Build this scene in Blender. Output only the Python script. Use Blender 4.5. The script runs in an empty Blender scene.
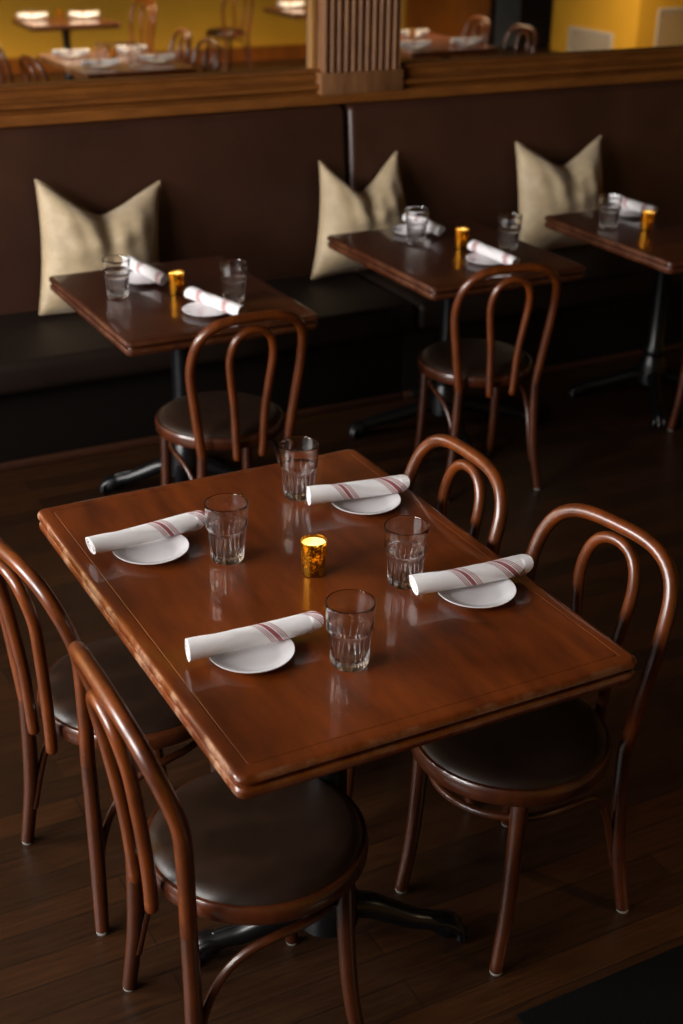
import bpy, bmesh, math, random
from math import sin, cos, pi, radians as rad, sqrt, exp
from mathutils import Vector, Matrix

random.seed(7)
scn = bpy.context.scene
COL = scn.collection

# ------------------------------------------------------------------ helpers
def link(o):
    COL.objects.link(o)
    return o

def obj(name, bm, mat, parent=None, smooth=True, angle=40):
    me = bpy.data.meshes.new(name)
    bmesh.ops.recalc_face_normals(bm, faces=bm.faces[:])
    bm.to_mesh(me)
    bm.free()
    for m in (mat if isinstance(mat, (list, tuple)) else [mat]):
        me.materials.append(m)
    if smooth:
        me.shade_smooth()
        me.set_sharp_from_angle(angle=rad(angle))
    o = link(bpy.data.objects.new(name, me))
    if parent is not None:
        o.parent = parent
    return o

def tag(o, label=None, cat=None, group=None, kind=None):
    if label: o['label'] = label
    if cat: o['category'] = cat
    if group: o['group'] = group
    if kind: o['kind'] = kind
    return o

def thing(name, loc=(0, 0, 0), rz=0.0):
    o = link(bpy.data.objects.new(name, None))
    o.empty_display_size = 0.1
    o.location = loc
    o.rotation_euler = (0, 0, rz)
    return o

def dup(root, loc, rz, label, group=None):
    r = root.copy(); link(r)
    r.location = loc
    r.rotation_euler = (0, 0, rz)
    r['label'] = label
    if group: r['group'] = group
    for ch in list(root.children):
        c = ch.copy(); link(c); c.parent = r
        for g in list(ch.children):
            e = g.copy(); link(e); e.parent = c
    return r

def box(bm, x0, x1, y0, y1, z0, z1, bev=0.0, seg=2):
    ret = bmesh.ops.create_cube(bm, size=1.0)
    vs = ret['verts']
    bmesh.ops.scale(bm, vec=(x1 - x0, y1 - y0, z1 - z0), verts=vs)
    bmesh.ops.translate(bm, vec=((x0 + x1) / 2, (y0 + y1) / 2, (z0 + z1) / 2), verts=vs)
    if bev > 0:
        es = list({e for v in vs for e in v.link_edges})
        bmesh.ops.bevel(bm, geom=es, offset=bev, segments=seg, profile=0.5, affect='EDGES', clamp_overlap=True)
    return bm

def spline(pts, n=8):
    P = [Vector(p) for p in pts]
    P = [2 * P[0] - P[1]] + P + [2 * P[-1] - P[-2]]
    out = []
    for i in range(len(pts) - 1):
        a, b, c, d = P[i:i + 4]
        for k in range(n):
            t = k / n
            out.append(.5 * ((2 * b) + (-a + c) * t + (2 * a - 5 * b + 4 * c - d) * t * t + (-a + 3 * b - 3 * c + d) * t ** 3))
    out.append(P[-2].copy())
    return out

def rod(bm, pts, r, seg=14, closed=False, flat=1.0, cap=True, dome=1.0):
    """a round rod swept along pts; r is a number or a list of radii"""
    pts = [Vector(p) for p in pts]
    n = len(pts)
    rr = r if isinstance(r, (list, tuple)) else [r] * n
    tang = []
    for i in range(n):
        if closed:
            t = pts[(i + 1) % n] - pts[i - 1]
        else:
            t = pts[min(i + 1, n - 1)] - pts[max(i - 1, 0)]
        tang.append(t.normalized())
    up = Vector((0, 0, 1)) if abs(tang[0].z) < .9 else Vector((1, 0, 0))
    u = (up - tang[0] * up.dot(tang[0])).normalized()
    rings = []
    stations = list(range(n))
    first = True
    for i in stations:
        t = tang[i]
        u = (u - t * u.dot(t)).normalized()
        w = t.cross(u)
        ring = [bm.verts.new(pts[i] + (u * cos(2 * pi * k / seg) * flat + w * sin(2 * pi * k / seg)) * rr[i]) for k in range(seg)]
        rings.append((ring, pts[i], t, rr[i]))
    R = [x[0] for x in rings]
    if cap and not closed:
        def capring(idx, sgn):
            ring, p, t, r_ = rings[idx]
            rs = []
            for f, h in ((.8, .35), (.45, .6)):
                rs.append([bm.verts.new(p + (v.co - p) * f + t * sgn * h * r_ * dome) for v in ring])
            return rs
        end = capring(-1, 1)
        start = capring(0, -1)
        R = start[::-1] + R + end
    m = len(R)
    for i in range(m if closed else m - 1):
        A, B = R[i], R[(i + 1) % m]
        for k in range(seg):
            bm.faces.new((A[k], A[(k + 1) % seg], B[(k + 1) % seg], B[k]))
    if not closed:
        bm.faces.new(R[0][::-1]); bm.faces.new(R[-1])
    return bm

def lathe(bm, prof, seg=32, cx=0, cy=0, z0=0, closed=False, rfun=None):
    """revolve (r, z) points; r = 0 closes with a pole"""
    rings = []
    for (r, z) in prof:
        if r < 1e-6:
            rings.append([bm.verts.new((cx, cy, z0 + z))])
        else:
            ring = []
            for k in range(seg):
                a = 2 * pi * k / seg
                q = r if rfun is None else rfun(r, z, a)
                ring.append(bm.verts.new((cx + q * cos(a), cy + q * sin(a), z0 + z)))
            rings.append(ring)
    m = len(rings)
    for i in range(m if closed else m - 1):
        A, B = rings[i], rings[(i + 1) % m]
        if len(A) == 1 and len(B) == 1: continue
        if len(A) == 1:
            for k in range(seg): bm.faces.new((A[0], B[k], B[(k + 1) % seg]))
        elif len(B) == 1:
            for k in range(seg): bm.faces.new((A[k], A[(k + 1) % seg], B[0]))
        else:
            for k in range(seg): bm.faces.new((A[k], A[(k + 1) % seg], B[(k + 1) % seg], B[k]))
    return bm

def rrect(hx, hy, r, n=8):
    out = []
    for (sx, sy, a0) in ((1, 1, 0), (-1, 1, pi / 2), (-1, -1, pi), (1, -1, 3 * pi / 2)):
        for k in range(n + 1):
            a = a0 + pi / 2 * k / n
            out.append((sx * (hx - r) + r * cos(a), sy * (hy - r) + r * sin(a)))
    return out

def loops(bm, rings, cap_top=True, cap_bot=True):
    V = [[bm.verts.new(p) for p in ring] for ring in rings]
    n = len(V[0])
    for A, B in zip(V[:-1], V[1:]):
        for k in range(n):
            bm.faces.new((A[k], A[(k + 1) % n], B[(k + 1) % n], B[k]))
    if cap_top: bm.faces.new(V[0])
    if cap_bot: bm.faces.new(V[-1][::-1])
    return bm

# ---------------------------------------------------------------- materials
def s2l(c):
    return tuple(((x / 255) / 12.92 if x / 255 <= .04045 else ((x / 255 + .055) / 1.055) ** 2.4) for x in c) + (1,)

class NT:
    def __init__(self, name):
        self.m = bpy.data.materials.new(name)
        self.m.use_nodes = True
        self.t = self.m.node_tree
        self.b = self.t.nodes['Principled BSDF']
        self.out = self.t.nodes['Material Output']
    def n(self, typ, **kw):
        x = self.t.nodes.new(typ)
        for k, v in kw.items():
            if k.startswith('i_'):
                x.inputs[int(k[2:]) if k[2:].isdigit() else k[2:].replace('_', ' ')].default_value = v
            else:
                setattr(x, k, v)
        return x
    def l(self, a, b): self.t.links.new(a, b)
    def set(self, **kw):
        for k, v in kw.items():
            self.b.inputs[k.replace('_', ' ')].default_value = v
    def coords(self, scale=(1, 1, 1), kind='Object', rot=(0, 0, 0)):
        tc = self.n('ShaderNodeTexCoord'); mp = self.n('ShaderNodeMapping')
        mp.inputs['Scale'].default_value = scale
        mp.inputs['Rotation'].default_value = rot
        self.l(tc.outputs[kind], mp.inputs['Vector'])
        return mp.outputs['Vector']
    def noise(self, vec, scale, detail=4, rough=.55):
        x = self.n('ShaderNodeTexNoise'); x.inputs['Scale'].default_value = scale
        x.inputs['Detail'].default_value = detail; x.inputs['Roughness'].default_value = rough
        self.l(vec, x.inputs['Vector'])
        return x.outputs['Fac']
    def ramp(self, fac, stops):
        r = self.n('ShaderNodeValToRGB')
        el = r.color_ramp.elements
        while len(el) < len(stops): el.new(.5)
        for e, (p, c) in zip(el, stops):
            e.position = p; e.color = c if len(c) == 4 else tuple(c) + (1,)
        self.l(fac, r.inputs['Fac'])
        return r.outputs['Color']
    def mixc(self, fac, a, b, blend='MIX'):
        x = self.n('ShaderNodeMix', data_type='RGBA', blend_type=blend)
        for s, v in ((x.inputs['Factor'], fac), (x.inputs['A'], a), (x.inputs['B'], b)):
            if hasattr(v, 'is_linked'): self.l(v, s)
            else: s.default_value = v
        return x.outputs['Result']
    def math(self, op, a, b=0.0):
        x = self.n('ShaderNodeMath', operation=op)
        for s, v in ((x.inputs[0], a), (x.inputs[1], b)):
            if hasattr(v, 'is_linked'): self.l(v, s)
            else: s.default_value = v
        return x.outputs[0]
    def bump(self, h, strength=.2, dist=.002):
        x = self.n('ShaderNodeBump'); x.inputs['Strength'].default_value = strength
        x.inputs['Distance'].default_value = dist
        self.l(h, x.inputs['Height']); self.l(x.outputs['Normal'], self.b.inputs['Normal'])

def rgb(h):  # sRGB triple to linear
    return s2l(h)

def wood(name, dark, light, scale, rough=.3, coat=.5, coatr=.12, nscale=9, kind='Object', edge=None, spec=.5):
    m = NT(name)
    v = m.coords(scale, kind)
    a = m.noise(v, nscale, 6, .62)
    b = m.noise(m.coords(tuple(s * .35 for s in scale), kind), nscale * .6, 3)
    mix = m.math('ADD', m.math('MULTIPLY', a, .6), m.math('MULTIPLY', b, .4))
    c = m.ramp(mix, [(.34, dark), (.66, light)])
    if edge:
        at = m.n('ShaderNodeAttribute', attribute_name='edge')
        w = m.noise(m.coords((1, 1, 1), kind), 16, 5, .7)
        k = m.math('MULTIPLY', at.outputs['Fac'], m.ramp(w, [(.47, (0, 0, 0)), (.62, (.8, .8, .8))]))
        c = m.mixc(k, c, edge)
    m.l(c, m.b.inputs['Base Color'])
    m.set(Roughness=rough, Coat_Weight=coat, Coat_Roughness=coatr, Specular_IOR_Level=spec)
    m.bump(a, .05, .001)
    return m.m

M = {}
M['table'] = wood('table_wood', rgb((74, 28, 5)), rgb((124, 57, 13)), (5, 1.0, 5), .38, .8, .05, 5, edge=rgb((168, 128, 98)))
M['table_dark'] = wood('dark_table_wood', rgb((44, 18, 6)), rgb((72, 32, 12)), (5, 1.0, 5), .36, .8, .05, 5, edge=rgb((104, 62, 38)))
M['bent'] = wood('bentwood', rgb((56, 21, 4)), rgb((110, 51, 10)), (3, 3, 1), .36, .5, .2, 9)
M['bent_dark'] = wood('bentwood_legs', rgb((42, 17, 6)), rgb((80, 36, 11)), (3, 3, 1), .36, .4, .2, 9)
M['ring'] = wood('seat_ring_wood', rgb((46, 18, 6)), rgb((84, 38, 14)), (3, 3, 1), .34, .5, .14, 9)
M['bead_lit'] = wood('bead_wood_lit', rgb((140, 98, 50)), rgb((176, 130, 74)), (5, 5, 1), .4, .3, .2, 6)  # paler wood tone: window light on the beads is put into the colour
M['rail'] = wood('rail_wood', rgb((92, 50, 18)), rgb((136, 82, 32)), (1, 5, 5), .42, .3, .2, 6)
M['pilaster'] = wood('pilaster_wood', rgb((100, 62, 34)), rgb((138, 94, 56)), (5, 5, 1), .6, .05, .3, 6)
M['panel'] = wood('panel_wood', rgb((110, 58, 14)), rgb((150, 84, 22)), (4, 4, .7), .4, .3, .2, 3)

def simple(name, col, rough=.5, metal=0, coat=0, spec=.5, noise=None, bump=None, sheen=0):
    m = NT(name)
    m.set(Base_Color=col, Roughness=rough, Metallic=metal, Coat_Weight=coat, Specular_IOR_Level=spec)
    if sheen: m.set(Sheen_Weight=sheen)
    if noise:
        sc, amt = noise
        f = m.noise(m.coords(), sc, 5)
        c = m.ramp(f, [(.3, tuple(x * (1 - amt) for x in col[:3])), (.7, tuple(min(1, x * (1 + amt)) for x in col[:3]))])
        m.l(c, m.b.inputs['Base Color'])
    if bump:
        sc, st, di = bump
        m.bump(m.noise(m.coords(), sc, 4), st, di)
    return m.m

M['vinyl'] = simple('brown_vinyl', rgb((36, 22, 14)), .42, spec=.4, noise=(14, .25), bump=(120, .08, .0006))
M['leather'] = simple('bench_leather', rgb((58, 34, 24)), .4, noise=(4, .2), bump=(180, .1, .0006))
M['seat_leather'] = simple('bench_seat_leather', rgb((28, 18, 12)), .55, spec=.25, noise=(5, .2), bump=(180, .1, .0006))
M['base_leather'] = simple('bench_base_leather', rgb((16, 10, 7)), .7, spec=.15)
M['iron'] = simple('black_cast_iron', rgb((13, 13, 15)), .3, metal=.2, noise=(30, .3), bump=(60, .2, .001))
M['rubber'] = simple('grey_glide', rgb((120, 118, 112)), .5)
M['china'] = simple('white_china', rgb((232, 231, 233)), .16, coat=.6)
M['wax'] = simple('candle_wax', rgb((250, 232, 190)), .5)
M['wick'] = simple('wick', rgb((30, 22, 16)), .8)
M['kick'] = wood('kickboard_wood', rgb((40, 19, 8)), rgb((66, 34, 15)), (1, 5, 5), .5, .1, .3, 6)
M['mat'] = simple('floor_mat', rgb((5, 5, 5)), 1.0, spec=.08, bump=(220, .8, .004))
M['yellow'] = simple('yellow_paint', rgb((214, 162, 46)), .6, noise=(2, .06))
M['ceiling'] = simple('ceiling_paint', rgb((64, 46, 30)), .8)
M['white_paint'] = simple('white_paint', rgb((225, 222, 214)), .5)
M['vent'] = simple('vent_metal', rgb((196, 198, 200)), .45, metal=.1)
M['black_void'] = simple('dark_doorway', rgb((26, 18, 15)), .6)
M['curtain'] = simple('grey_curtain', rgb((70, 74, 78)), .8, noise=(20, .2))
M['steel'] = simple('bolt_steel', rgb((150, 146, 140)), .3, metal=1)

# floor boards run along x
m = NT('floor_boards')
br = m.n('ShaderNodeTexBrick')
br.inputs['Color1'].default_value = rgb((58, 32, 12)); br.inputs['Color2'].default_value = rgb((38, 21, 8))
br.inputs['Mortar'].default_value = rgb((14, 7, 4))
br.inputs['Scale'].default_value = 1.0
br.inputs['Mortar Size'].default_value = .0012
br.inputs['Brick Width'].default_value = 1.15
br.inputs['Row Height'].default_value = .083
br.offset = .37
m.l(m.coords(), br.inputs['Vector'])
g = m.noise(m.coords((1.2, 16, 1)), 6, 7, .65)
c = m.mixc(1.0, br.outputs['Color'], m.ramp(g, [(.3, (.42, .40, .38)), (.62, (1, 1, 1)), (.75, (1.0, 1.0, 1.0))]), 'MULTIPLY')
m.l(c, m.b.inputs['Base Color'])
m.set(Roughness=.42, Coat_Weight=.12, Coat_Roughness=.25, Specular_IOR_Level=.35)
m.bump(g, .12, .001)
M['floor'] = m.m

# clear drinking glass
m = NT('clear_glass')
m.set(Base_Color=(1, 1, 1, 1), Roughness=0.0, IOR=1.46, Transmission_Weight=1.0)
M['glass'] = m.m

# mirror
m = NT('mirror_silver')
m.set(Base_Color=(.86, .87, .84, 1), Metallic=1.0, Roughness=0.02)
M['mirror'] = m.m

# gold mercury glass of the candle holders: flaky metal film, light leaks between the flakes
m = NT('gold_mercury_glass')
v = m.coords((1, 1, .8))
a = m.noise(v, 230, 3, .7)
b = m.noise(v, 55, 2)
k = m.ramp(m.math('ADD', m.math('MULTIPLY', a, .75), m.math('MULTIPLY', b, .25)), [(.49, (0, 0, 0)), (.56, (1, 1, 1))])
m.set(Base_Color=rgb((116, 76, 16)), Metallic=1.0, Roughness=.3)
tr = m.n('ShaderNodeBsdfTranslucent'); tr.inputs['Color'].default_value = rgb((255, 214, 110))
tp = m.n('ShaderNodeBsdfTransparent'); tp.inputs['Color'].default_value = rgb((255, 240, 185))
mx0 = m.n('ShaderNodeMixShader'); mx0.inputs[0].default_value = .5
m.l(tr.outputs[0], mx0.inputs[1]); m.l(tp.outputs[0], mx0.inputs[2])
mx = m.n('ShaderNodeMixShader')
m.l(k, mx.inputs[0]); m.l(m.b.outputs[0], mx.inputs[1]); m.l(mx0.outputs[0], mx.inputs[2])
m.l(mx.outputs[0], m.out.inputs['Surface'])
M['gold'] = m.m
m = NT('frosted_liner')
m.b.inputs['Base Color'].default_value = rgb((255, 236, 172)); m.b.inputs['Roughness'].default_value = .5
tr = m.n('ShaderNodeBsdfTranslucent'); tr.inputs['Color'].default_value = rgb((255, 236, 172))
mx = m.n('ShaderNodeMixShader'); mx.inputs[0].default_value = .5
m.l(m.b.outputs[0], mx.inputs[1]); m.l(tr.outputs[0], mx.inputs[2]); m.l(mx.outputs[0], m.out.inputs['Surface'])
M['liner'] = m.m

m = NT('candle_flame')
m.set(Base_Color=(1, .6, .2, 1), Emission_Color=(1.0, .74, .34, 1), Emission_Strength=40)
M['flame'] = m.m

# napkin cloth with red bands; 'band' holds the distance to the nearest band in metres
m = NT('napkin_cloth')
at = m.n('ShaderNodeAttribute', attribute_name='band')
ab = m.math('ABSOLUTE', at.outputs['Fac'])
wide = m.math('LESS_THAN', ab, .0042)
thin = m.math('LESS_THAN', m.math('ABSOLUTE', m.math('SUBTRACT', m.math('MODULO', m.math('SUBTRACT', ab, .0062), .0034), .0017)), .00095)
inr = m.math('MULTIPLY', m.math('GREATER_THAN', ab, .0062), m.math('LESS_THAN', ab, .0164))
st = m.math('MAXIMUM', m.math('MULTIPLY', wide, .92), m.math('MULTIPLY', m.math('MULTIPLY', thin, inr), .8))
weave = m.noise(m.coords(), 900, 2)
cl = m.mixc(st, rgb((238, 235, 236)), rgb((146, 38, 48)))
m.l(cl, m.b.inputs['Base Color'])
m.set(Roughness=.85, Sheen_Weight=.15)
m.bump(m.math('ADD', weave, m.math('MULTIPLY', m.noise(m.coords((1, 2, 2)), 38, 3), 3)), .35, .0012)
M['napkin'] = m.m

# pillow cloth
m = NT('pillow_cloth')
f = m.noise(m.coords((1, 1, 1)), 7, 4)
c = m.ramp(f, [(.3, rgb((160, 138, 106))), (.7, rgb((204, 182, 146)))])
m.l(c, m.b.inputs['Base Color'])
m.set(Roughness=.5, Sheen_Weight=.4, Specular_IOR_Level=.45)
m.bump(m.math('ADD', m.noise(m.coords((1, 1, 3)), 10, 5, .6), m.math('MULTIPLY', m.noise(m.coords(), 300, 2), .15)), .45, .012)
M['pillow'] = m.m

# ------------------------------------------------------------------- camera
f_, pitch, yaw, roll, H = 1357.70, .447844, .493595, .0158013, 2.12708
cp, sp = cos(pitch), sin(pitch)
F = Vector((sin(yaw) * cp, cos(yaw) * cp, -sp))
R0 = Vector((cos(yaw), -sin(yaw), 0)); U0 = R0.cross(F)
Rv = R0 * cos(roll) + U0 * sin(roll); Uv = -R0 * sin(roll) + U0 * cos(roll)
cam = link(bpy.data.objects.new('camera', bpy.data.cameras.new('camera')))
mat = Matrix((Rv, Uv, -F)).transposed().to_4x4()
mat.translation = Vector((0, 0, H))
cam.matrix_world = mat
cd = cam.data
cd.sensor_fit = 'VERTICAL'; cd.sensor_height = 36.0; cd.sensor_width = 24.0
cd.lens = f_ / 1024 * 36.0
cd.clip_start = .05; cd.clip_end = 60
cd.dof.use_dof = True
cd.dof.focus_distance = 2.78
cd.dof.aperture_fstop = 3.2
scn.camera = cam

# --------------------------------------------------------------- room shell
XL, XR, YB, YF, ZC = -2.6, 12.6, 5.50, -4.2, 3.1
def struct(name, bm, mat, smooth=False, label=None):
    o = obj(name, bm, mat, None, smooth)
    o['kind'] = 'structure'
    if label: o['label'] = label
    return o

struct('floor', box(bmesh.new(), XL - .1, XR + .1, YF - .1, YB + .1, -.1, 0), M['floor'])
struct('ceiling', box(bmesh.new(), XL - .1, XR + .1, YF - .1, YB + .1, ZC, ZC + .1), M['ceiling'])
struct('wall_back', box(bmesh.new(), XL - .1, XR + .1, YB, YB + .1, 0, ZC), M['yellow'])
struct('wall_front', box(bmesh.new(), XL - .1, XR + .1, YF - .1, YF, 0, ZC), M['yellow'])
struct('wall_right', box(bmesh.new(), XR, XR + .1, YF, YB, 0, ZC), M['yellow'])
# left wall with two tall window openings
WIN = [(.6, 2.4), (2.8, 4.6)]
WZ0, WZ1 = 1.35, 2.95
bm = bmesh.new()
box(bm, XL - .1, XL, YF, YB, 0, WZ0); box(bm, XL - .1, XL, YF, YB, WZ1, ZC)
ys = [YF] + [y for w in WIN for y in w] + [YB]
for a, b in zip(ys[::2], ys[1::2]): box(bm, XL - .1, XL, a, b, WZ0, WZ1)
struct('wall_left', bm, M['yellow'])
for i, (a, b) in enumerate(WIN):
    bm = bmesh.new(); t = .05
    x0, x1 = XL - .08, XL - .02
    box(bm, x0, x1, a, b, WZ0, WZ0 + t); box(bm, x0, x1, a, b, WZ1 - t, WZ1)
    for yy in (a, (a + b) / 2 - t / 2, b - t): box(bm, x0, x1, yy, yy + t, WZ0 + t, WZ1 - t)
    struct('window_%d' % (i + 1), bm, M['white_paint'])
# pier by the doorway across the room (seen in the mirror)
struct('wall_pier', box(bmesh.new(), 10.77, 12.55, -3.75, -2.1, 0, ZC), M['yellow'])
struct('trim_1', box(bmesh.new(), XL, 8.8, YF, YF + .02, 0, .16), M['panel'])
struct('trim_2', box(bmesh.new(), 8.9, 10.1, YF, YF + .05, 0, 2.4, .01), M['panel'])
struct('door_1', box(bmesh.new(), 10.1, 11.4, YF, YF + .03, 0, 2.3, .01), M['black_void'])

# wooden rail under the mirrors: flat band, groove, ogee, ledge
MY = 5.45                       # mirror plane
def extrude_x(bm, prof, x0, x1):
    loops(bm, [[(x, y, z) for (y, z) in prof] for x in (x0, x1)])
    return bm
prof = [(5.50, 1.170), (5.370, 1.170), (5.363, 1.176), (5.363, 1.212), (5.370, 1.218), (5.400, 1.219), (5.404, 1.228), (5.382, 1.231),
        (5.374, 1.238), (5.374, 1.250), (5.384, 1.257), (5.408, 1.259), (5.412, 1.268), (5.400, 1.271), (5.398, 1.280), (5.406, 1.294), (5.414, 1.300), (5.402, 1.303), (5.400, 1.312), (5.406, 1.317), (5.50, 1.317)]
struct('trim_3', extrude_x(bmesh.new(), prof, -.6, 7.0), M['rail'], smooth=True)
# fluted pilaster
bm = bmesh.new()
box(bm, 2.752, 3.158, 5.358, 5.50, 1.212, 1.304, .004)
pts = []
nfl, x0, x1 = 11, 2.768, 3.142
pw = (x1 - x0) / nfl
pts.append((x0, 5.5))
for k in range(nfl):
    xa = x0 + k * pw
    for j in range(7):
        t = j / 6
        pts.append((xa + pw * (.02 + .56 * t), 5.366 - .004 * sin(pi * t) ** .6))
    for j in range(1, 6):
        t = j / 6
        pts.append((xa + pw * (.58 + .44 * t), 5.366 + .013 * sin(pi * t)))
pts.append((x1, 5.366)); pts.append((x1, 5.5))
loops(bm, [[(x, y, z) for (x, y) in pts] for z in (1.302, 2.82)])
struct('trim_4', bm, M['pilaster'], smooth=True)
# slim beads that frame each mirror at the pilaster
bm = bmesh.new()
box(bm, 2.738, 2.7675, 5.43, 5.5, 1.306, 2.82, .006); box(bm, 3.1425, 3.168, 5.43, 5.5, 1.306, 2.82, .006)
struct('trim_5', bm, M['bead_lit'], smooth=True)
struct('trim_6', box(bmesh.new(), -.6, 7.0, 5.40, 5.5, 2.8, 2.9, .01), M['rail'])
for (xa, xb, lab) in ((-.6, 2.738, 'wide wall mirror left of the fluted wooden pilaster'), (3.168, 7.0, 'wide wall mirror right of the fluted wooden pilaster')):
    mo = obj('wall_mirror', box(bmesh.new(), xa, xb, MY, 5.498, 1.316, 2.80), M['mirror'], None, False)
    tag(mo, lab, 'mirror', 'wall mirrors above the bench')

# ---------------------------------------------------------------- the bench
def bench(x0, x1, label):
    t = thing('banquette_bench', ((x0 + x1) / 2, 4.98, 0))
    hx = (x1 - x0) / 2
    yo = -4.98
    # base with wooden kick board
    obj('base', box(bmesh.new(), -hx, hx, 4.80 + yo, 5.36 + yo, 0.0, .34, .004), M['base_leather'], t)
    obj('kickboard', box(bmesh.new(), -hx, hx, 4.782 + yo, 4.80 + yo, 0, .034, .006), M['kick'], t)
    # seat cushion
    bm = box(bmesh.new(), -hx + .003, hx - .003, 4.675 + yo, 5.30 + yo, .335, .462, .035, 4)
    obj('seat', bm, M['seat_leather'], t)
    # reclined backrest pad with softly rounded edges
    bm = box(bmesh.new(), -hx + .004, hx - .004, 5.272 + yo, 5.40 + yo, .40, 1.168, .03, 5)
    for v in bm.verts:
        v.co.y += (v.co.z - .46) * .095
    obj('backrest', bm, M['leather'], t)
    tag(t, label, 'bench', 'banquette benches along the wall')
    return t
bench(-.6, 2.868, 'dark brown leather banquette bench left of the backrest seam')
bench(2.874, 7.0, 'dark brown leather banquette bench right of the backrest seam')

# ------------------------------------------------------------------- tables
def make_table(w, d, matn, bases, label, loc, foot=.41, name='dining_table'):
    t = thing(name, loc)
    T = .76
    bm = bmesh.new()
    prof = [(.040, 0), (.0345, 0), (.0335, -.0008), (.0318, -.0008), (.0308, 0), (.026, 0), (.012, 0), (.007, -.0006), (.003, -.003), (0, -.008), (0, -.015), (.003, -.019), (.011, -.0205), (.012, -.026), (.005, -.0275), (.002, -.032), (.002, -.042), (.006, -.049), (.014, -.052)]
    rings = []
    for (ins, z) in prof:
        rings.append([(x, y, T + z) for (x, y) in rrect(w / 2 - ins, d / 2 - ins, max(.003, .022 - ins * .5), 8)])
    loops(bm, rings)
    o = obj('tabletop', bm, M[matn], t, True, 35)
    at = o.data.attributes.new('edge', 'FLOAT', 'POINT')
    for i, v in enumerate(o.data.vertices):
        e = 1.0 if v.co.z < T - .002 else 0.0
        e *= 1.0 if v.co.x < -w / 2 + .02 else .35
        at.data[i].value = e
    for (bx, by, ang, nf) in bases:
        pedestal(t, bx, by, ang, nf, foot, min(w, d))
    tag(t, label, 'table')
    return t

def pedestal(t, bx, by, nfeet_angle, nf, foot, wid):
    T = .76
    # under-top spider plate
    bm = bmesh.new()
    for a in (pi / 4, 3 * pi / 4, 5 * pi / 4, 7 * pi / 4):
        s = wid * .36
        rod(bm, [(bx, by, T - .066), (bx + cos(a) * s * .6, by + sin(a) * s * .6, T - .062), (bx + cos(a) * s, by + sin(a) * s, T - .0575)], [.02, .014, .009], 8, flat=.6)
    lathe(bm, [(0, T - .054), (.06, T - .054), (.06, T - .075), (.04, T - .085), (.04, T - .11), (0, T - .11)], 24, bx, by)
    obj('top_plate', bm, M['iron'], t)
    # column
    bm = bmesh.new()
    lathe(bm, [(0, T - .10), (.040, T - .10), (.044, T - .115), (.036, T - .13), (.036, .26), (.046, .245), (.05, .225), (.044, .21), (.052, .19), (.064, .15), (.066, .09), (.05, .075), (0, .075)], 28, bx, by)
    obj('column', bm, M['iron'], t)
    # four cast feet with clawed ends
    for k in range(nf):
        a = nfeet_angle + k * 2 * pi / nf
        c, s = cos(a), sin(a)
        bm = bmesh.new()
        P = [(.03, .122), (.09, .112), (foot * .5, .086), (foot - .10, .066), (foot - .055, .054), (foot - .02, .036), (foot + .004, .017)]
        pts = spline([(r * c, r * s, z) for (r, z) in P], 5)
        n = len(pts)
        rr = [.031 - .012 * min(1, i / n * 1.2) + .010 * exp(-((i - n * .80) / 3.0) ** 2) for i in range(n)]
        rr = [min(q, pts[i].z - .001) for i, q in enumerate(rr)]
        rod(bm, pts, rr, 14)
        # ridge along the top of the foot
        rod(bm, [p + Vector((0, 0, rr[i] * .86)) for i, p in enumerate(pts[:-8])], .006, 8)
        # knuckled claw spreading from the end of the foot
        for j in (-1, 0, 1):
            ox, oy = -s * j * .017, c * j * .017
            Q = [(foot - .06, .056), (foot - .025, .052), (foot + .002, .034), (foot + .014 - abs(j) * .008, .0125)]
            rod(bm, spline([(r * c + ox * (.6 + .25 * q), r * s + oy * (.6 + .25 * q), z) for q, (r, z) in enumerate(Q)], 4), .0115, 10)
        bmesh.ops.translate(bm, vec=(bx, by, 0), verts=bm.verts)
        obj('foot', bm, M['iron'], t)

W1, D1 = .8428, 1.1562
W2, D2 = .6823, .8396
C1 = (.7175 + W1 / 2, 1.6796 + D1 / 2)
C2 = (1.3153 + W2 / 2, 3.8754 + D2 / 2)
C3 = (2.499 + W2 / 2, 3.9822 + D2 / 2)
C4 = (3.5045 + W2 / 2, 3.8903 + D2 / 2)
big = make_table(W1, D1, 'table', [(-.09, -.275, rad(-20), 2), (.10, .28, rad(4), 2)], 'large brown wooden table in the foreground set for four', (C1[0], C1[1], 0), .285)
SM = 'small two-seat tables at the bench'
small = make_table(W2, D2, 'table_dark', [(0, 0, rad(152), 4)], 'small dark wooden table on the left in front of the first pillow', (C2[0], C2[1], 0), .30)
small['group'] = SM
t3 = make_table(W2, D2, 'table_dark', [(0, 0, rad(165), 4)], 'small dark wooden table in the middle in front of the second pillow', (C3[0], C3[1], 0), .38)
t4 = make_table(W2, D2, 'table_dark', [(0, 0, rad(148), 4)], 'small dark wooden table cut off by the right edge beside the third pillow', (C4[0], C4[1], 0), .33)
for o in (t3, t4): o['group'] = SM

# ------------------------------------------------------------------- chairs
a0, b0, a1, b1, a2, b2, zt, bt = .188, .211, .147, .194, .190, .216, .879, .269
i1, i2, zit = .044, .074, .843
c1, d1_, c0, d0 = .150, .112, .158, .150
RS, ZS, YI, EX = .213, .433, -.032, 3.4
def interp(x, xs, ys):
    if x <= xs[0]: return ys[0]
    for k in range(len(xs) - 1):
        if x <= xs[k + 1]:
            return ys[k] + (ys[k + 1] - ys[k]) * (x - xs[k]) / (xs[k + 1] - xs[k])
    return ys[-1]
def ybk(z): return -interp(z, [0, .45, .72, zt], [b0, b1, b2, bt])
def arch(a, z0, z1, n, ex):
    out = []
    for k in range(n):
        t = pi * k / (n - 1)
        c, s = cos(t), sin(t)
        out.append(((1 if c > 0 else -1) * abs(c) ** (2 / ex) * a, z0 + (z1 - z0) * abs(s) ** (2 / ex)))
    return out
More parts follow.
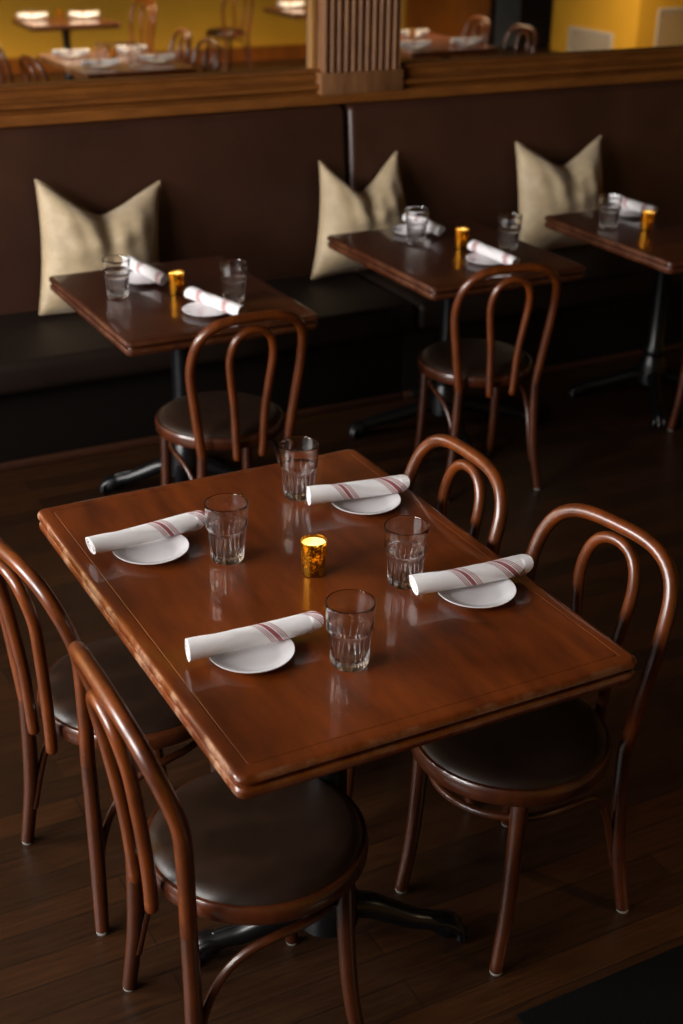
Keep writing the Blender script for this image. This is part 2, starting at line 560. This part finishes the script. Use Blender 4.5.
def resample(pts, step):
    P = [Vector(p) for p in pts]
    L = [0]
    for a, b in zip(P[:-1], P[1:]): L.append(L[-1] + (b - a).length)
    n = max(4, int(L[-1] / step)); out = []; k = 0
    for i in range(n + 1):
        s = L[-1] * i / n
        while k < len(P) - 2 and L[k + 1] < s: k += 1
        t = (s - L[k]) / max(1e-9, L[k + 1] - L[k])
        out.append(P[k].lerp(P[k + 1], min(1, max(0, t))))
    return out
def smoothpts(P, it=2):
    for _ in range(it):
        P = [P[0]] + [(P[i - 1] + P[i] * 2 + P[i + 1]) / 4 for i in range(1, len(P) - 1)] + [P[-1]]
    return P

def make_chair(label, loc, rz, a2=a2, b2=b2):
    def ybk(z): return -interp(z, [0, .45, .72, zt], [b0, b1, b2, bt + (b2 - .216)])
    t = thing('bentwood_chair', loc, rz)
    SP = ZS + .031
    # upholstered seat pad
    bm = lathe(bmesh.new(), [(0, SP + .030), (.08, SP + .0295), (.14, SP + .027), (.178, SP + .021), (.196, SP + .013), (.202, SP + .004), (.201, SP - .004), (.19, SP - .008), (0, SP - .008)], 56)
    obj('seat', bm, M['vinyl'], t)
    # bent seat ring with a small lip
    bm = lathe(bmesh.new(), [(.19, SP - .001), (.204, SP + .004), (.209, SP + .003), (RS, SP - .003), (RS + .001, SP - .012), (RS, SP - .030), (.208, SP - .036), (.186, SP - .036), (.180, SP - .030), (.18, SP - .006)], 64, closed=True)
    obj('seat_ring', bm, M['ring'], t)
    # outer bow, one bent rod above the seat, carried down into the rear legs
    post = [(a1 + .004, -b1 - .002, ZS - .01), ((a1 + a2) / 2 + .006, -(b1 + b2) / 2, .585)]
    ar = arch(a2, .70, zt, 44, EX)
    raw = post + [(x, ybk(z), z) for (x, z) in ar] + [(-p[0], p[1], p[2]) for p in post[::-1]]
    P = smoothpts(resample(spline(raw, 4), .018), 3)
    obj('back_bow', rod(bmesh.new(), P, .0158, 16, dome=.02), M['bent'], t)
    # inner hoop screwed to the back of the seat ring
    ar = arch(i2, zit - .11, zit, 30, 2.6)
    ip = [(i1, -RS - .014, ZS - .026), (i1 + .004, -RS - .016, ZS + .03), (i1 + .3 * (i2 - i1), ybk(.55) + YI, .57)]
    raw = ip + [(x, ybk(z) + YI * (1 - max(0, (z - .72)) / .25), z) for (x, z) in ar] + [(-p[0], p[1], p[2]) for p in ip[::-1]]
    P = smoothpts(resample(spline(raw, 4), .016), 3)
    obj('inner_hoop', rod(bmesh.new(), P, .0132, 14), M['bent'], t)
    # rear legs
    for s in (-1, 1):
        bm = bmesh.new()
        P = spline([(s * (a1 + .004), -b1 - .002, ZS - .010), (s * (a1 + .008), -b1 - .001, .30), (s * (a1 + .018), -b1 - .005, .16), (s * a0, -b0, .008)], 6)
        n = len(P)
        rod(bm, P, [.0158 + .0018 * sin(pi * i / n) - .001 * i / n for i in range(n)], 16, dome=.02)
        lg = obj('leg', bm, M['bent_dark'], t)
        obj('glide', lathe(bmesh.new(), [(0, .006), (.013, .006), (.014, .003), (.013, 0), (0, 0)], 14, s * a0, -b0), M['rubber'], lg)
    # front legs
    for s in (-1, 1):
        bm = bmesh.new()
        P = spline([(s * c1, d1_, SP - .03), (s * (c1 + .001), d1_ + .006, .28), (s * (c1 + .004), d1_ + .018, .13), (s * c0, d0, .008)], 6)
        n = len(P)
        rod(bm, P, [.019 - .0045 * i / n for i in range(n)], 14)
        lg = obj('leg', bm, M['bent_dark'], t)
        obj('glide', lathe(bmesh.new(), [(0, .006), (.013, .006), (.014, .003), (.013, 0), (0, 0)], 14, s * c0, d0), M['rubber'], lg)
    # bent brace: up each rear leg, then round under the seat
    side = [(.160, -.196, .115), (.152, -.180, .20), (.155, -.150, .285), (.163, -.10, .345), (.170, -.035, .366)]
    fr = [(.166 * cos(a), .166 * sin(a), .368) for a in [pi * k / 12 for k in range(1, 12)]]
    raw = side + fr + [(-p[0], p[1], p[2]) for p in side[::-1]]
    P = smoothpts(resample(spline(raw, 4), .02), 2)
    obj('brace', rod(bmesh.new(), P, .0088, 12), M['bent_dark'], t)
    # bolt heads joining hoop and bow
    bm = bmesh.new()
    for s in (-1, 1):
        lathe(bm, [(0, .004), (.005, .003), (.006, 0), (0, 0)], 10)
    bmesh.ops.rotate(bm, cent=(0, 0, 0), matrix=Matrix.Rotation(pi / 2, 3, 'X'), verts=bm.verts)
    bmesh.ops.translate(bm, vec=(0, ybk(zit) - .03, zit + .002), verts=bm.verts)
    bm.free()
    tag(t, label, 'chair')
    return t

GC = 'bentwood chairs around the large table'
near = make_chair('bentwood chair at the near left side of the large table', (.838, 1.879, 0), -1.583, .215, .226)
near['group'] = GC
ch = make_chair('bentwood chair at the far left of the large table, partly out of frame', (.811, 2.469, 0), -1.412)
ch['group'] = GC
dup(ch, (1.458, 1.938, 0), 1.734, 'bentwood chair with round brown seat at the near right corner of the large table', GC)
dup(ch, (1.381, 2.440, 0), 1.579, 'bentwood chair at the far right of the large table, only its bow showing', GC)
GB = 'bentwood chairs at the bench tables'
dup(ch, (1.623, 3.875, 0), .016, 'bentwood chair facing the small left table by the bench', GB)
dup(ch, (2.700, 3.988, 0), -.152, 'bentwood chair facing the small middle table by the bench', GB)
dup(ch, (3.86, 3.84, 0), .0, 'bentwood chair at the right edge of the photo, only a leg in view', GB)

# ------------------------------------------------------------------ pillows
def make_pillow(loc, rx, rz, W, Hh, T, chop, u0, label, seed, pin=.10, ry=0.0, tap=0.0, pw=.9):
    rnd = random.Random(seed)
    n = 40
    root = thing('pillow', loc, rz)
    root.rotation_euler = (rx, ry, rz)
    def P(u, v, side):
        x = W / 2 * u * (1 - pin * (1 - v * v) - tap * (v + 1) / 2)
        z = Hh / 2 * v * (1 - (.5 * pin * (1 - u * u) if v < 0 else 0)) + Hh / 2
        wv = max(0.0, (v + .5) / 1.5) ** 1.6
        du = abs(u - u0)
        vee = chop * max(0, 1 - ((du ** 2 + .006) ** .5 / (1 + abs(u0) * .5)) ** pw)
        z -= vee * wv
        x += .03 * wv * (1 if u > u0 else -1) * max(0, min(1, du * 3)) * (1 - du)
        th = T / 2 * (max(0, 1 - abs(u) ** 2.6) ** .62) * (max(0, 1 - abs(v) ** 2.4) ** .60)
        th *= 1 - .55 * wv * exp(-(du / .11) ** 2)
        th += T * .10 * wv * exp(-((du - .38) / .2) ** 2) * max(0, 1 - abs(v)) 
        # soft folds running down from the dent
        fold = sin((u - u0) * 16 + v * 3 + seed) * .006 * exp(-((v - .25) / .45) ** 2) * (1 - u * u)
        fold += sin(v * 11 - u * 4 + seed * 2) * .004 * (1 - u * u) * (1 - v * v)
        y = side * th * (1.2 if side < 0 else .4) + fold * (1 if side < 0 else .4)
        return (x, y, z)
    bm = bmesh.new()
    G = {}
    for side in (-1, 1):
        for i in range(n + 1):
            for j in range(n + 1):
                u, v = -1 + 2 * i / n, -1 + 2 * j / n
                # concentrate samples near the rim
                u = sin(u * pi / 2) * .6 + u * .4; v = sin(v * pi / 2) * .6 + v * .4
                if i in (0, n) or j in (0, n):
                    if side == 1: G[1, i, j] = G[-1, i, j]; continue
                    p = P(u, v, 0)
                else: p = P(u, v, side)
                G[side, i, j] = bm.verts.new(p)
    for side in (-1, 1):
        for i in range(n):
            for j in range(n):
                q = [G[side, i, j], G[side, i + 1, j], G[side, i + 1, j + 1], G[side, i, j + 1]]
                bm.faces.new(q if side < 0 else q[::-1])
    rim = [G[-1, i, 0].co.copy() for i in range(n)] + [G[-1, n, j].co.copy() for j in range(n)] + [G[-1, i, n].co.copy() for i in range(n, 0, -1)] + [G[-1, 0, j].co.copy() for j in range(n, 0, -1)]
    obj('cushion', bm, M['pillow'], root, True, 180)
    obj('seam', rod(bmesh.new(), rim, .0042, 8, closed=True), M['pillow'], root)
    tag(root, label, 'pillow', 'beige pillows along the bench')
    return root
make_pillow((1.662, 5.165, .452), rad(-11), rad(4), .54, .520, .19, .160, .0, 'beige pillow on the bench behind the small left table', 1, .075, rad(6.5), .02, .8)
make_pillow((2.898, 5.180, .474), rad(-11), rad(5), .58, .500, .20, .185, -.05, 'beige pillow with a deep dent behind the small middle table', 2, .08, rad(1.0), .30, .8)
make_pillow((3.960, 5.165, .463), rad(-11), rad(2), .52, .510, .19, .150, .05, 'beige pillow with a shallow dent behind the small right table', 3, .05, rad(0), .04, .8)

# ----------------------------------------------------------------- tableware
TZ = .7605
def make_plate(label, loc, group):
    bm = lathe(bmesh.new(), [(0, .0045), (.050, .0045), (.058, .006), (.068, .0105), (.079, .0150), (.0825, .0158), (.0835, .0150), (.082, .0128), (.070, .0068), (.056, .0022), (.052, 0), (.046, 0), (.045, .0015), (0, .0015)], 56)
    o = obj('saucer_plate', bm, M['china'], None)
    o.location = loc
    tag(o, label, 'plate', group)
    return o

def make_glass(label, loc, group):
    NF = 18; FL = [True]
    def rf(r, z, a):
        # flutes on the outside of the lower half only
        if FL[0] and .006 < z < .072:
            k = min(1, (z - .006) / .012, (.073 - z) / .006)
            return r - .0030 * k * abs(sin(a * NF / 2)) ** .8
        return r
    outer = [(0, .0), (.026, 0), (.0325, .0015), (.0345, .006)]
    for k in range(9):
        z = .010 + k * .0075
        outer.append((.0345 + (.0395 - .0345) * (z / .075), z))
    outer += [(.0400, .074), (.0425, .0765), (.0432, .0800), (.0430, .0835), (.0424, .086), (.0432, .100), (.0440, .118), (.0447, .1270), (.0448, .1285), (.0445, .1297), (.0438, .1303), (.0430, .1304)]
    inner = [(.0423, .1301), (.0418, .1290), (.0416, .118), (.0411, .100), (.0402, .086), (.0392, .078), (.0345, .068), (.0315, .040), (.0295, .020), (.027, .0155), (.02, .0145), (0, .0142)]
    bm = lathe(bmesh.new(), outer, 126, rfun=rf)
    FL[0] = False
    lathe(bm, [outer[-1]] + inner, 126)
    bmesh.ops.remove_doubles(bm, verts=bm.verts[:], dist=1e-6)
    bmesh.ops.scale(bm, vec=(1.05, 1.05, 1.03), verts=bm.verts[:])
    o = obj('water_glass', bm, M['glass'], None, True, 30)
    o.location = loc
    tag(o, label, 'glass', group)
    return o

def make_candle(label, loc, group):
    t = thing('candle_holder', loc)
    bm = lathe(bmesh.new(), [(0, 0), (.0225, 0), (.0248, .002), (.0253, .010), (.0262, .040), (.0278, .074), (.0282, .0778), (.0276, .0785), (.0270, .0778), (.0264, .074), (.0248, .040), (.0238, .010), (.0225, .006), (0, .006)], 48)
    obj('gold_cup', bm, M['gold'], t)
    bm = lathe(bmesh.new(), [(.0225, .007), (.0232, .010), (.0242, .040), (.0256, .072), (.0250, .072), (.0236, .040), (.0226, .010), (.0220, .007)], 40, closed=True)
    obj('frosted_liner', bm, M['liner'], t)
    bm = lathe(bmesh.new(), [(0, .0065), (.0185, .0065), (.0185, .026), (.0165, .0268), (.008, .0258), (0, .0256)], 32)
    obj('wax', bm, M['wax'], t)
    wk = obj('wick', rod(bmesh.new(), [(0, 0, .025), (0.0004, 0, .030), (.0012, 0, .034)], .0009, 8), M['wick'], t)
    bm = lathe(bmesh.new(), [(0, .031), (.0028, .0335), (.0043, .0385), (.0040, .044), (.0026, .0505), (.0010, .0565), (0, .060)], 20)
    obj('flame', bm, M['flame'], t)
    tag(t, label, 'candle', group)
    L = bpy.data.lights.new('candle_light', 'POINT'); L.energy = .36; L.color = (1, .70, .34); L.shadow_soft_size = .006
    lo = link(bpy.data.objects.new('candle_light', L)); lo.parent = t; lo.location = (0, 0, .048)
    return t

def make_roll(L, r0, bands, label, loc, rz, group, seed=0, lean=.9, tilt=0.0):
    """rolled cloth napkin; bands are (axial position as a share of the length, slant)"""
    rnd = random.Random(seed)
    nt, na = 150, 56
    bm = bmesh.new()
    bl = bm.verts.layers.float.new('band')
    ph = rnd.random() * 6
    rings = []
    for i in range(nt + 1):
        t = i / nt
        ring = []
        for k in range(na):
            a = 2 * pi * k / na
            s = t * L
            # diagonal free edge of the cloth: a step that winds round the roll
            wind = (t * .95 - .18) * 2 * pi * .62 + 1.0
            dlt = (a - wind) % (2 * pi)
            step = .0032 * (1 - dlt / (2 * pi)) * min(1, dlt / .45)
            r = r0 * (1 + .05 * sin(t * 5 + ph) + .03 * sin(2 * a + t * 7 + ph)) + step
            if t > .93: r *= 1 + .06 * sin(a * 3 + 1)
            x = s - L / 2 + (.010 * sin(a - .9) * max(0, (t - .72) / .28) ** 2 if t > .72 else 0) + .004 * sin(a + ph) * max(0, (.25 - t) / .25)
            y = r * cos(a) + .003 * sin(t * 4 + ph)
            z = r * .86 * sin(a) + r0 * .86
            v = bm.verts.new((x, y, z))
            best = 9.0
            for (tc, sl) in bands:
                # arc measured from the top of the roll
                arc = ((a - pi / 2 + pi) % (2 * pi) - pi) * r0
                dd = (s - tc * L - sl * arc) * cos(math.atan(sl))
                if abs(dd) < abs(best): best = dd
            v[bl] = abs(best)
            ring.append(v)
        rings.append(ring)
    for A, B in zip(rings[:-1], rings[1:]):
        for k in range(na): bm.faces.new((A[k], A[(k + 1) % na], B[(k + 1) % na], B[k]))
    # rolled ends: the turns of cloth show as rings stepping in and out
    for ring, sg in ((rings[0], -1), (rings[-1], 1)):
        c = sum((v.co for v in ring), Vector()) / na
        prev = ring
        for q, (f, dx) in enumerate(((.88, .0005), (.84, -.007), (.72, -.007), (.68, .001), (.58, .001), (.54, -.007), (.40, -.007), (.36, 0), (.22, 0), (.16, -.008))):
            cur = []
            for k, v0 in enumerate(ring):
                p = c + (v0.co - c) * f
                p.x += sg * dx
                v = bm.verts.new(p); v[bl] = 9.0
                cur.append(v)
            for k in range(na):
                bm.faces.new((prev[k], prev[(k + 1) % na], cur[(k + 1) % na], cur[k]))
            prev = cur
        bm.faces.new(prev)
    o = obj('napkin_roll', bm, M['napkin'], None, True, 60)
    o.location = loc
    o.rotation_euler = (0, tilt, rz)
    tag(o, label, 'napkin', group)
    return o

GP, GG, GN, GK = 'white saucer plates', 'clear fluted water glasses', 'rolled napkins with red stripes', 'gold votive candles'
RZ = TZ + .0148
# large table
make_plate('white plate at the front left of the large table beside the front glass', (.898, 2.022, TZ), GP)
make_plate('white plate at the back left of the large table, nearest its far left corner', (.880, 2.508, TZ), GP)
make_plate('white plate at the back right of the large table beside the farthest glass', (1.417, 2.516, TZ), GP)
make_plate('white plate at the right edge of the large table before the right chair', (1.413, 2.035, TZ), GP)
make_roll(.262, .0212, [(.58, .62), (.985, .62)], 'striped napkin roll on the front left plate of the large table', (.909, 2.040, RZ), rad(-.4), GN, 3)
make_roll(.258, .0212, [(.60, .62), (.97, .6)], 'striped napkin roll on the back left plate of the large table', (.882, 2.542, RZ), rad(3.2), GN, 5)
make_roll(.236, .0222, [(.30, .60), (.78, .75)], 'striped napkin roll on the back right plate of the large table', (1.402, 2.536, RZ), rad(-6), GN, 8)
make_roll(.258, .0222, [(.37, .7), (.74, .8)], 'striped napkin roll on the right plate of the large table', (1.413, 2.060, RZ), rad(-4.9), GN, 11)
make_glass('clear fluted glass nearest the front of the large table', (1.053, 1.916, TZ), GG)
make_glass('clear fluted glass left of the candle on the large table', (1.018, 2.409, TZ), GG)
make_glass('clear fluted glass right of the candle on the large table', (1.307, 2.145, TZ), GG)
make_glass('clear fluted glass at the far edge of the large table, behind the candle', (1.299, 2.630, TZ), GG)
make_candle('lit gold votive candle in the centre of the large table', (1.155, 2.268, TZ), GK)
# left bench table
make_plate('white plate on the small left table, nearest the chair', (1.663, 4.057, TZ), GP)
make_plate('white plate on the small left table, by the pillow', (1.605, 4.50, TZ), GP)
make_roll(.272, .0225, [(.22, .3), (.72, .3)], 'striped napkin roll on the small left table, nearest the chair', (1.694, 4.058, RZ), rad(-73.8), GN, 21)
make_roll(.278, .0225, [(.40, .3), (.9, .3)], 'striped napkin roll on the small left table, by the pillow', (1.619, 4.515, RZ), rad(-83), GN, 22)
make_glass('clear glass at the left edge of the small left table', (1.457, 4.355, TZ), GG)
make_glass('clear glass at the right of the small left table', (1.798, 4.143, TZ), GG)
make_candle('lit gold votive candle on the small left table', (1.653, 4.303, TZ), GK)
# middle bench table
make_plate('white plate on the small middle table, nearest the chair', (2.868, 4.195, TZ), GP)
make_plate('white plate on the small middle table, by the pillow', (2.835, 4.700, TZ), GP)
make_roll(.278, .0225, [(.12, .3), (.80, .4)], 'striped napkin roll on the small middle table, nearest the chair', (2.884, 4.180, RZ), rad(-87.8), GN, 31)
make_roll(.26, .0225, [(.35, .3)], 'striped napkin roll on the small middle table, behind a glass', (2.885, 4.690, RZ), rad(-89), GN, 32)
make_glass('clear glass at the left of the small middle table, in front of a napkin', (2.767, 4.555, TZ), GG)
make_glass('clear glass at the right of the small middle table', (3.049, 4.323, TZ), GG)
make_candle('lit gold votive candle on the small middle table', (2.889, 4.414, TZ), GK)
# right bench table
make_plate('white plate on the small right table beside the third pillow', (3.86, 4.58, TZ), GP)
make_roll(.27, .0225, [(.35, .3), (.8, .3)], 'striped napkin roll on the small right table beside the third pillow', (3.893, 4.605, RZ), rad(-88), GN, 41)
make_glass('clear glass on the small right table beside the third pillow', (3.623, 4.43, TZ), GG)
make_candle('lit gold votive candle on the small right table', (3.747, 4.336, TZ), GK)

# floor mat at the lower right
o = obj('floor_mat', box(bmesh.new(), 1.302, 2.45, .75, 1.634, 0, .011, .005), M['mat'], None)
tag(o, 'black rough floor mat at the lower right corner', 'mat')

# ------------------------------------------- the rest of the room, seen in the mirrors
GR, GRC = 'tables across the room seen in the mirrors', 'chairs across the room seen in the mirrors'
def far_table(kind, c, ang, label):
    o = dup(big if kind == 'big' else small, (c[0], c[1], 0), ang, label, GR)
    return o
def far_set(c, spots, where, candle=(0, 0)):
    for k, (dx, dy, rz, word) in enumerate(spots):
        make_plate('white plate on the %s, %s' % (where, word), (c[0] + dx, c[1] + dy, TZ), 'plates across the room')
        make_roll(.27, .0225, [(.5, .4)], 'napkin roll on the %s, %s' % (where, word), (c[0] + dx, c[1] + dy, RZ), rz, 'napkins across the room', 60 + k)
    make_candle('lit candle on the %s' % where, (c[0] + candle[0], c[1] + candle[1], TZ), 'candles across the room')
T5 = (3.46, .82)
far_table('big', T5, 0, 'wooden table for four nearest the mirror, reflected in the left mirror')
far_set(T5, [(-.24, -.30, .1, 'back left setting'), (-.22, .31, .1, 'front left setting'), (.24, -.36, .1, 'back right setting'), (.25, .20, .1, 'front right setting')], 'four-seat table reflected in the left mirror', (.05, -.20))
make_glass('clear glass on the four-seat table reflected in the left mirror, left one', (T5[0] - .12, T5[1] + .05, TZ), 'glasses across the room')
make_glass('clear glass on the four-seat table reflected in the left mirror, right one', (T5[0] + .03, T5[1] + .33, TZ), 'glasses across the room')
for (x, y, a, w) in ((2.92, .52, -1.5, 'far left side'), (2.92, 1.32, -1.7, 'near left side'), (3.98, .22, 1.6, 'far right side'), (3.92, .92, 1.5, 'near right side')):
    dup(ch, (x, y, 0), a, 'chair at the %s of the four-seat table reflected in the left mirror' % w, GRC)
T6 = (3.95, -1.95)
far_table('small', T6, pi / 2, 'dark table before the yellow wall, reflected at the top left')
far_set(T6, [(-.25, -.18, .1, 'left setting'), (.22, -.12, .1, 'right setting')], 'dark table before the yellow wall', (.02, -.25))
dup(ch, (4.62, -2.25, 0), 1.3, 'chair beside the dark table before the yellow wall', GRC)
T7 = (6.62, -2.15)
far_table('small', T7, pi / 2, 'dark table reflected beside the pilaster')
far_set(T7, [(-.18, -.18, .1, 'left setting')], 'dark table reflected beside the pilaster', (.02, .03))
dup(ch, (6.05, -3.12, 0), 2.9, 'chair in full view beside the table reflected next to the pilaster', GRC)
T8 = (6.2, .62)
t8 = far_table('big', T8, 0, 'wooden table reflected in the right mirror')
far_set(T8, [(-.26, .36, .1, 'front left setting'), (.12, -.30, .1, 'back setting'), (.25, .34, .1, 'front right setting')], 'table reflected in the right mirror', (.05, -.20))
for (x, y, a, w) in ((6.80, .22, 1.6, 'far side'), (6.76, .98, 1.5, 'near side')):
    dup(ch, (x, y, 0), a, 'chair at the %s of the table reflected in the right mirror' % w, GRC)
# vents
def vent(w, h, loc, rz, label):
    t = thing('wall_vent', loc, rz)
    bm = bmesh.new(); f = .02
    box(bm, -w / 2, w / 2, -.012, 0, 0, f); box(bm, -w / 2, w / 2, -.012, 0, h - f, h)
    box(bm, -w / 2, -w / 2 + f, -.012, 0, f, h - f); box(bm, w / 2 - f, w / 2, -.012, 0, f, h - f)
    obj('frame', bm, M['vent'], t, False)
    bm = bmesh.new()
    n = 14
    for k in range(n):
        z = f + (h - 2 * f) * (k + .5) / n
        box(bm, -w / 2 + f, w / 2 - f, -.010, -.004, z - .004, z + .004)
    obj('louvre', bm, M['vent'], t, False)
    tag(t, label, 'vent')
vent(.85, .30, (10.768, -2.95, .02), -pi / 2, 'white wall vent on the side of the yellow pier')
vent(1.1, .55, (11.6, -2.098, .08), pi, 'large white wall vent right of the pier corner')
# curtain by the doorway
bm = bmesh.new()
pts = []
for k in range(41):
    pts.append((10.15 + .35 * k / 40, YF + .12 + .035 * sin(k * .9)))
loops(bm, [[(x, y, z) for (x, y) in pts + [(p[0], p[1] - .012) for p in pts[::-1]]] for z in (.02, 2.4)])
o = obj('door_curtain', bm, M['curtain'], None)
tag(o, 'grey curtain hanging beside the dark doorway in the right mirror', 'curtain')

# ------------------------------------------------------------------ lighting
def area(name, loc, rot, sx, sy, energy, color):
    L = bpy.data.lights.new(name, 'AREA'); L.shape = 'RECTANGLE'; L.size = sx; L.size_y = sy
    L.energy = energy; L.color = color
    o = link(bpy.data.objects.new(name, L)); o.location = loc; o.rotation_euler = rot
    return o
for i, (a, b) in enumerate(WIN):
    area('window_daylight', (XL - .14, (a + b) / 2, (WZ0 + WZ1) / 2), (0, -pi / 2, 0), WZ1 - WZ0, b - a, 270, (1.0, .98, .955))
def spot(loc, energy, color=(1, .74, .46), size=.08):
    L = bpy.data.lights.new('added_fill_spot', 'SPOT'); L.energy = energy; L.color = color
    L.spot_size = rad(110); L.spot_blend = .8; L.shadow_soft_size = size
    o = link(bpy.data.objects.new('added_fill_spot', L)); o.location = loc
    return o
for (x, y, e) in ((3.4, -1.2, 1700), (6.4, -1.2, 1300), (9.4, -1.2, 800)):  # added fill spots without fixtures, to brighten the room the mirrors reflect
    spot((x, y, 3.0), e)

w = bpy.data.worlds.new('world'); scn.world = w
w.use_nodes = True
w.node_tree.nodes['Background'].inputs[0].default_value = (.8, .9, 1, 1)
w.node_tree.nodes['Background'].inputs[1].default_value = .3

# --------------------------------------------------------------------- view
vs = scn.view_settings
vs.view_transform = 'Standard'; vs.look = 'None'; vs.gamma = 1.0
vs.exposure = 0.0
vs.use_curve_mapping = False
cy = scn.cycles
cy.use_denoising = True
cy.max_bounces = 14; cy.transmission_bounces = 12; cy.glossy_bounces = 6; cy.diffuse_bounces = 4; cy.transparent_max_bounces = 12
cy.caustics_refractive = True; cy.caustics_reflective = False
cy.sample_clamp_indirect = 4.0
cy.blur_glossy = 0.5
